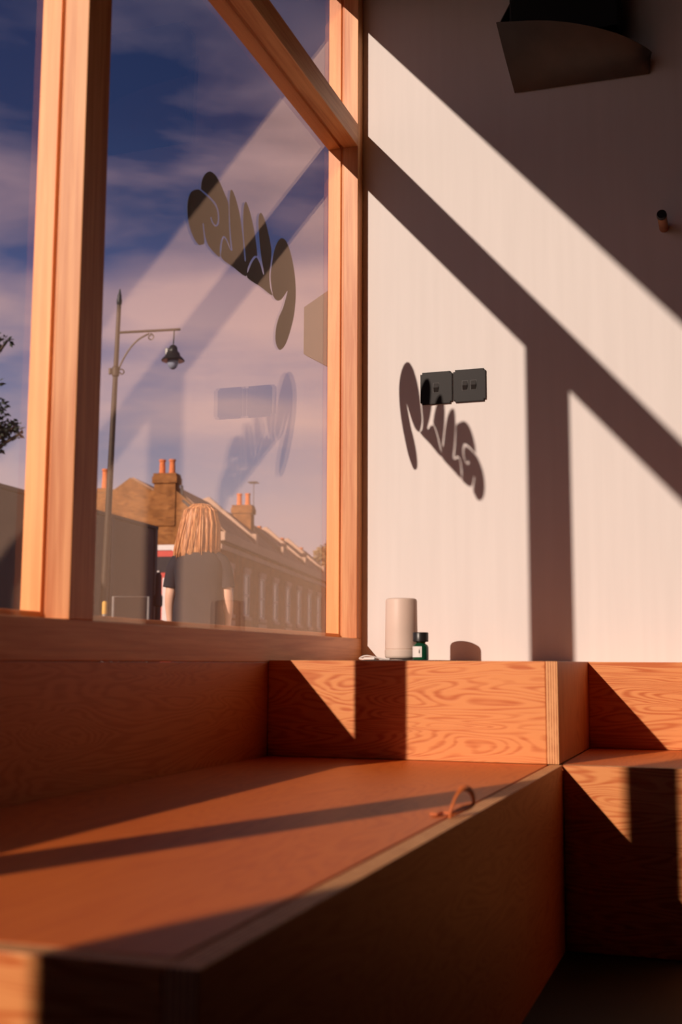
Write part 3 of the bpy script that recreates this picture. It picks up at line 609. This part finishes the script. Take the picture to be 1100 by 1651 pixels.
MB(LO).lathe([(0.04, -0.09), (0.058, -0.07), (0.058, 0.05), (0.04, 0.07)], cr, 16, up).build('collar', lamp_m, lam, True)
MB(LO).tube([cr-RFL*0.02, cr-RFL*0.10-Vector((0, 0, 0.05))], [0.018, 0.018], 8).lathe([(0.025, -0.05), (0.025, 0.04)], cr-RFL*0.085, 10, (0, 0, 1)).build('fixing_bracket', lamp_m, lam, True)
a0, a1 = at(188, 536.5, D_), at(291, 531, D_)
MB(LO).tube([a0, a1], 0.02, 8).build('arm', lamp_m, lam, True)
arc = crv([at(x, y, D_) for x, y in ((190, 604), (193, 592), (200, 577), (211, 560), (224, 547), (241, 537.5))], 6)
def curl(cx, cy, r0, a_0, turns):
    return [at(cx+r0*(1-0.55*q/16)*math.cos(a_0+turns*2*math.pi*q/16), cy-r0*(1-0.55*q/16)*math.sin(a_0+turns*2*math.pi*q/16), D_) for q in range(17)]
MB(LO).tube(arc, 0.014, 8).tube(curl(243, 543.5, 5.5, 1.7, -1.1), 0.010, 6).tube(curl(196, 600, 5.5, 3.6, -1.1), 0.010, 6).build('scroll_brace', lamp_m, lam, True)
hp = at(281, 533, D_); hb0 = at(279.5, 557, D_); 
MB(LO).tube([hp, hb0], 0.011, 6).build('hanger', post_m, lam)
bz = 1/px_m
MB(LO).lathe([(18*bz, -26*bz), (19*bz, -25*bz), (17*bz, -22*bz), (12*bz, -17*bz), (10.5*bz, -12*bz), (7.5*bz, -10*bz), (6.5*bz, -3*bz), (4*bz, 0)], hb0, 24).build('bell_shade', bell_m, lam, True)
MB(LO).box(hb0.x-13*bz, hb0.x-7*bz, hb0.y-0.04, hb0.y+0.04, hb0.z-16*bz, hb0.z-4*bz, 0.01).build('ballast_box', bell_m, lam)
MB(LO).lathe([(9*bz, -25*bz), (9*bz, -30*bz), (6.5*bz, -36*bz), (3*bz, -39*bz), (0.5*bz, -39.5*bz)], hb0, 20).build('globe', globe_m, lam, True)

# --- trees
def leaf_cloud(name, parent, clumps, n, size, mat):
    verts = []; faces = []
    tot = sum(c[3] for c in clumps)
    for (cx, cy, cz, w, rx, rz) in clumps:
        for _ in range(int(n*w/tot)):
            d = Vector((random.gauss(0, 1), random.gauss(0, 1), random.gauss(0, 1))).normalized()*(random.random()**0.45)
            p = Vector((cx+d.x*rx, cy+d.y*rx, cz+d.z*rz)); L = size*random.uniform(0.6, 1.2)
            a = Vector((random.gauss(0, 1), random.gauss(0, 1), random.gauss(0, 0.7))).normalized(); b = a.orthogonal().normalized(); c = a.cross(b)*0.12*L
            k = len(verts); verts += [p, p+a*L*0.45+b*L*0.28+c, p+a*L, p+a*L*0.45-b*L*0.28+c]; faces += [(k, k+1, k+2), (k, k+2, k+3)]
    return tag(mesh_obj(name, verts, faces, mat, parent), kind='stuff')
def tree(px, py, depth, label, clumps_px, n, size, mat, group):
    c = at(px, py, depth); o = empty('street_tree', (c.x, c.y, ZST-0.12), label, 'tree', group)
    cl = []
    for (x, y, r, dd) in clumps_px:
        q = at(x, y, depth+dd) - o.location; rr_ = r/F*(depth+dd); cl.append((q.x, q.y, q.z, rr_**2, rr_, rr_*0.9))
    leaf_cloud('foliage', o, cl, n, size, mat)
    zc = c.z-o.location.z
    tb = MB().tube([(0, 0, 0), (0.05, 0.02, zc*0.3), (0, 0.05, zc*0.6), (0.05, 0, zc)], [0.24, 0.19, 0.15, 0.08], 10)
    for q in cl: tb.tube([(0, 0.03, zc*0.55), (q[0]*0.5, q[1]*0.5, (zc*0.55+q[2])/2+0.1), (q[0], q[1], q[2])], [0.1, 0.06, 0.025], 6)
    tb.build('trunk', bark, o, True)
    return o
lc = [(-2, 551, 15, 0), (12, 549, 8, 0), (-8, 690, 34, 0.2), (14, 697, 17, 0), (24, 688, 12, 0), (-6, 655, 20, 0), (-10, 618, 14, 0), (-6, 722, 16, 0), (33, 699, 5, 0)]
for _ in range(26):
    an = random.uniform(0, 2*math.pi); r_ = random.uniform(30, 150); lc.append((-190+r_*math.cos(an), 610+r_*math.sin(an)*0.95, random.uniform(35, 55), random.uniform(-1.2, 1.2)))
tree(-190, 640, 21.0, 'dark leafed tree behind the hoarding reaching into the sky', lc, 9000, 0.12, foliage, 'street trees')
rc = [(540, 905, 34, 0), (522, 930, 26, 0), (506, 955, 22, 0), (560, 940, 40, 0), (528, 985, 34, 1), (500, 990, 26, 1), (575, 985, 36, 0), (519, 893, 12, 0)]
tree(545, 960, 86.0, 'olive brown tree at the far end of the brick terrace', rc, 7000, 0.36, foliage2, 'street trees')

# ------------------------------------------------------------------ the walker seen from behind
skin_m = plain('skin', (0.80, 0.47, 0.33), 0.5, vary=0.05)
shirt_m = plain('black_cotton', (0.022, 0.020, 0.026), 0.9, vary=0.15, scale=12)
jeans_m = plain('dark_denim', (0.03, 0.03, 0.045), 0.9, vary=0.2, scale=30)
shoe_m = plain('black_shoe', (0.02, 0.02, 0.02), 0.5)
eye_m = plain('eye_white', (0.7, 0.68, 0.66), 0.3)
m, t, b = base_mat('blond_hair')
tcn = nd(t, 'ShaderNodeTexCoord'); mp = nd(t, 'ShaderNodeMapping'); mp.inputs['Scale'].default_value = (90, 90, 4); t.links.new(tcn.outputs['Object'], mp.inputs[0])
n = nd(t, 'ShaderNodeTexNoise', Scale=1.0, Detail=5.0); t.links.new(mp.outputs[0], n.inputs['Vector'])
r = ramp(t, [(0.34, (0.26, 0.085, 0.026)), (0.5, (0.54, 0.215, 0.075)), (0.68, (0.80, 0.41, 0.18))]); t.links.new(n.outputs['Fac'], r.inputs[0]); t.links.new(r.outputs[0], b.inputs['Base Color']); b.inputs['Roughness'].default_value = 0.5
hair_m = m
PD_ = 7.75
pc = at(321, 950, PD_); ph = FFL.copy(); 
person = empty('person', (pc.x, pc.y, ZST), 'person with shoulder length blond hair in a black T-shirt, seen from behind', 'person', rz=math.atan2(RFL.y, RFL.x))   # local x = right, y = away from us, z up from the ground
HT = at(320, 809, PD_).z-ZST
def skin_mesh(name, verts, edges, mat, parent, sub=2, root=0):
    me = bpy.data.meshes.new(name); me.from_pydata([v[:3] for v in verts], edges, []); me.update()
    o = bpy.data.objects.new(name, me); col.objects.link(o); o.parent = parent
    sm = o.modifiers.new('skin', 'SKIN'); sm.use_smooth_shade = True
    for sv, v in zip(me.skin_vertices[0].data, verts): sv.radius = (v[3], v[4] if len(v) > 4 else v[3]); sv.use_root = False
    me.skin_vertices[0].data[root].use_root = True
    me.materials.append(mat)
    ss = o.modifiers.new('sub', 'SUBSURF'); ss.levels = sub; ss.render_levels = sub
    return o
V = []; E_ = []
def vtx(x, y, z, r1, r2=None): V.append((x, y, z, r1, r2 if r2 else r1)); return len(V)-1
def chain(ids):
    for a, b in zip(ids[:-1], ids[1:]): E_.append((a, b))
ZH_ = HT-0.03
pel = vtx(0, 0, 0.88, 0.13, 0.10); wai = vtx(0, 0, 1.02, 0.11, 0.085); che = vtx(0, 0, 1.18, 0.13, 0.095); cla = vtx(0, -0.005, 1.31, 0.09, 0.07); nek = vtx(0, 0.0, 1.385, 0.046); nk2 = vtx(0, 0.02, 1.43, 0.046)
jaw = vtx(0, 0.035, 1.475, 0.055, 0.062); hed = vtx(0, 0.03, ZH_-0.10, 0.072, 0.088); crn = vtx(0, 0.02, ZH_-0.035, 0.05, 0.06)
chain([pel, wai, che, cla, nek, nk2, jaw, hed, crn])
for s_ in (-1, 1):
    hip = vtx(s_*0.09, 0, 0.80, 0.085); kn = vtx(s_*0.10, 0.01+0.06*s_, 0.45, 0.055); ca = vtx(s_*0.10, 0.0+0.03*s_, 0.30, 0.05); an_ = vtx(s_*0.10, -0.02+0.05*s_, 0.08, 0.034); toe = vtx(s_*0.105, 0.12+0.05*s_, 0.035, 0.03)
    chain([pel, hip, kn, ca, an_, toe])
    sh = vtx(s_*0.140, 0, 1.25, 0.05); ub = vtx(s_*0.170, -0.005, 1.15, 0.042); el = vtx(s_*0.190, -0.01, 1.03, 0.037); fo = vtx(s_*0.194, 0.01, 0.97, 0.035); wr = vtx(s_*0.190, 0.045, 0.845, 0.026, 0.022)
    chain([cla, sh, ub, el, fo, wr])
    pm = vtx(s_*0.187, 0.055, 0.80, 0.022, 0.032); chain([wr, pm])
    for q, (dy, ln) in enumerate(((-0.026, 0.055), (-0.009, 0.07), (0.009, 0.075), (0.026, 0.068))):
        k0 = vtx(s_*0.185, 0.058+dy, 0.772, 0.0095); k1 = vtx(s_*0.180, 0.062+dy, 0.772-ln*0.5, 0.0085); k2 = vtx(s_*0.170, 0.067+dy, 0.772-ln, 0.007); chain([pm, k0, k1, k2])
    t0 = vtx(s_*0.180, 0.088, 0.815, 0.011); t1 = vtx(s_*0.172, 0.105, 0.79, 0.0095); t2 = vtx(s_*0.166, 0.112, 0.765, 0.008); chain([wr, t0, t1, t2])
skin_mesh('body', V, E_, skin_m, person)
# face (turned away from the street window)
fz = ZH_-0.115
MB().lathe([(0.004, 0.030), (0.011, 0.018), (0.014, 0.002), (0.010, -0.004)], (0, 0.118, fz-0.028), 12, (0, 0.35, 0.6)).build('nose', skin_m, person, True)
for s_ in (-1, 1):
    e = MB().lathe([(0.002, -0.012), (0.010, -0.007), (0.012, 0), (0.010, 0.007), (0.002, 0.012)], (s_*0.030, 0.108, fz+0.005), 12).build('eye', eye_m, person, True)
    MB().lathe([(0.006, -0.012), (0.022, -0.006), (0.028, 0.004), (0.014, 0.012)], (s_*0.078, 0.025, fz-0.012), 12, (s_, 0.1, 0)).build('ear', skin_m, person, True)
MB().tube([(-0.024, 0.104, fz-0.062), (0, 0.113, fz-0.060), (0.024, 0.104, fz-0.062)], [0.003, 0.007, 0.003], 8).build('mouth', plain('lips', (0.55, 0.2, 0.16), 0.5), person, True)
# clothes: loose T-shirt (torso and sleeves), trousers, shoes
def loft(mb, rings, seg=36, cap=(True, True)):
    """rings of (cx, cy, cz, rx, ry, tilt vector)"""
    vs_ = []; fs_ = []
    for (cx, cy, cz, rx, ry) in rings:
        for j in range(seg):
            a = 2*math.pi*j/seg; ca, sa = math.cos(a), math.sin(a); e = 0.8
            vs_.append((cx+rx*abs(ca)**e*(1 if ca > 0 else -1), cy+ry*abs(sa)**e*(1 if sa > 0 else -1), cz))
    for i in range(len(rings)-1):
        for j in range(seg): fs_.append((i*seg+j, i*seg+(j+1) % seg, (i+1)*seg+(j+1) % seg, (i+1)*seg+j))
    if cap[1]: fs_.append(tuple((len(rings)-1)*seg+j for j in range(seg)))
    if cap[0]: fs_.append(tuple(range(seg-1, -1, -1)))
    return mb._add(vs_, fs_)
ts = MB(); loft(ts, [(0, 0, 0.80, 0.168, 0.125), (0.003, 0, 0.88, 0.172, 0.13), (-0.003, 0, 0.96, 0.163, 0.122), (0.004, 0, 1.04, 0.158, 0.118), (0, 0, 1.12, 0.165, 0.122), (0, -0.005, 1.20, 0.172, 0.124), (0, -0.008, 1.25, 0.162, 0.112), (0, -0.008, 1.295, 0.128, 0.09), (0, -0.004, 1.335, 0.088, 0.07), (0, 0, 1.365, 0.066, 0.058)])
for s_ in (-1, 1):
    ts.tube([(s_*0.095, -0.004, 1.285), (s_*0.135, -0.004, 1.25), (s_*0.163, -0.006, 1.20), (s_*0.178, -0.01, 1.13), (s_*0.186, -0.012, 1.08)], [0.05, 0.062, 0.058, 0.053, 0.052], 24)
ts.build('t_shirt', shirt_m, person, True)
tr_ = MB(); loft(tr_, [(0, 0, 0.70, 0.14, 0.09), (0, 0, 0.74, 0.162, 0.108), (0, 0, 0.80, 0.163, 0.116), (0, 0, 0.90, 0.150, 0.108)])
for s_ in (-1, 1): tr_.tube([(s_*0.082, 0, 0.78), (s_*0.092, 0.03*s_, 0.62), (s_*0.10, 0.01+0.06*s_, 0.45), (s_*0.10, 0.03*s_, 0.28), (s_*0.10, -0.02+0.05*s_, 0.09)], [0.082, 0.080, 0.070, 0.064, 0.060], 20)
tr_.build('trousers', jeans_m, person, True)
for s_ in (-1, 1):
    sm_ = MB(); yb_ = -0.02+0.05*s_
    prf = [(-0.07, 0.030, 0.05), (-0.05, 0.042, 0.09), (0.0, 0.045, 0.105), (0.06, 0.045, 0.075), (0.12, 0.048, 0.055), (0.17, 0.040, 0.045), (0.195, 0.018, 0.03)]
    vs_ = []; fs_ = []
    for (y, w, hh) in prf: vs_ += [(s_*0.102-w, yb_+y, 0), (s_*0.102-w, yb_+y, hh*0.55), (s_*0.102-w*0.5, yb_+y, hh), (s_*0.102+w*0.5, yb_+y, hh), (s_*0.102+w, yb_+y, hh*0.55), (s_*0.102+w, yb_+y, 0)]
    for i in range(len(prf)-1):
        for j in range(6): fs_.append((i*6+j, i*6+(j+1) % 6, (i+1)*6+(j+1) % 6, (i+1)*6+j))
    fs_ += [(5, 4, 3, 2, 1, 0), tuple(36+j for j in range(6))]
    sm_._add(vs_, fs_); sm_.build('shoe', shoe_m, person, True)
# hair: a shell that follows the skull and falls to the shoulders, with loose locks
hb = HT-0.375; rings = []
hseg = 120; vs_ = []; fs_ = []
levels = [(0.0, 0.012), (0.006, 0.045), (0.022, 0.078), (0.05, 0.103), (0.09, 0.117), (0.14, 0.122), (0.19, 0.124), (0.24, 0.127), (0.29, 0.132), (0.335, 0.134), (0.365, 0.132)]
strand = [random.uniform(-1, 1) for _ in range(hseg)]
for li, (dz, rr_) in enumerate(levels):
    for j in range(hseg):
        a = math.radians(-238 + 296*j/(hseg-1)); rip = 1+0.05*strand[j]*min(1, dz/0.12)+0.02*math.sin(j*1.9+li*0.4)*min(1, dz/0.1)
        low = (0.03*strand[(j*7) % hseg] if li == len(levels)-1 else 0.0)
        xs = rr_*math.cos(a)*rip; ys = 0.015+rr_*1.02*math.sin(a)*rip*(1-0.28*max(0, dz-0.2)/0.165)
        vs_.append((xs + (-0.035*max(0, dz-0.12)/0.2 if xs < 0 else -0.01*max(0, dz-0.12)/0.2), ys, HT-dz+low))
nl = len(levels)
for i in range(nl-1):
    for j in range(hseg-1): fs_.append((i*hseg+j, i*hseg+j+1, (i+1)*hseg+j+1, (i+1)*hseg+j))
fs_.append(tuple(range(hseg)))
hm = MB(); hm._add(vs_, fs_)
for _ in range(110):
    j = random.randrange(hseg); pts = []
    off = random.uniform(0.0, 0.008); dzr = random.uniform(-0.01, 0.03)
    for li in (1, 3, 5, 8, 10):
        p = Vector(vs_[li*hseg+j]); q = Vector((p.x, p.y-0.015, 0)).normalized()*off; pts.append((p.x+q.x, p.y+q.y, p.z-(dzr if li == 10 else 0)))
    hm.tube(pts, [0.001, 0.003, 0.0045, 0.005, 0.0012], 5)
ho = hm.build('hair', hair_m, person, True); so_ = ho.modifiers.new('thick', 'SOLIDIFY'); so_.thickness = 0.006
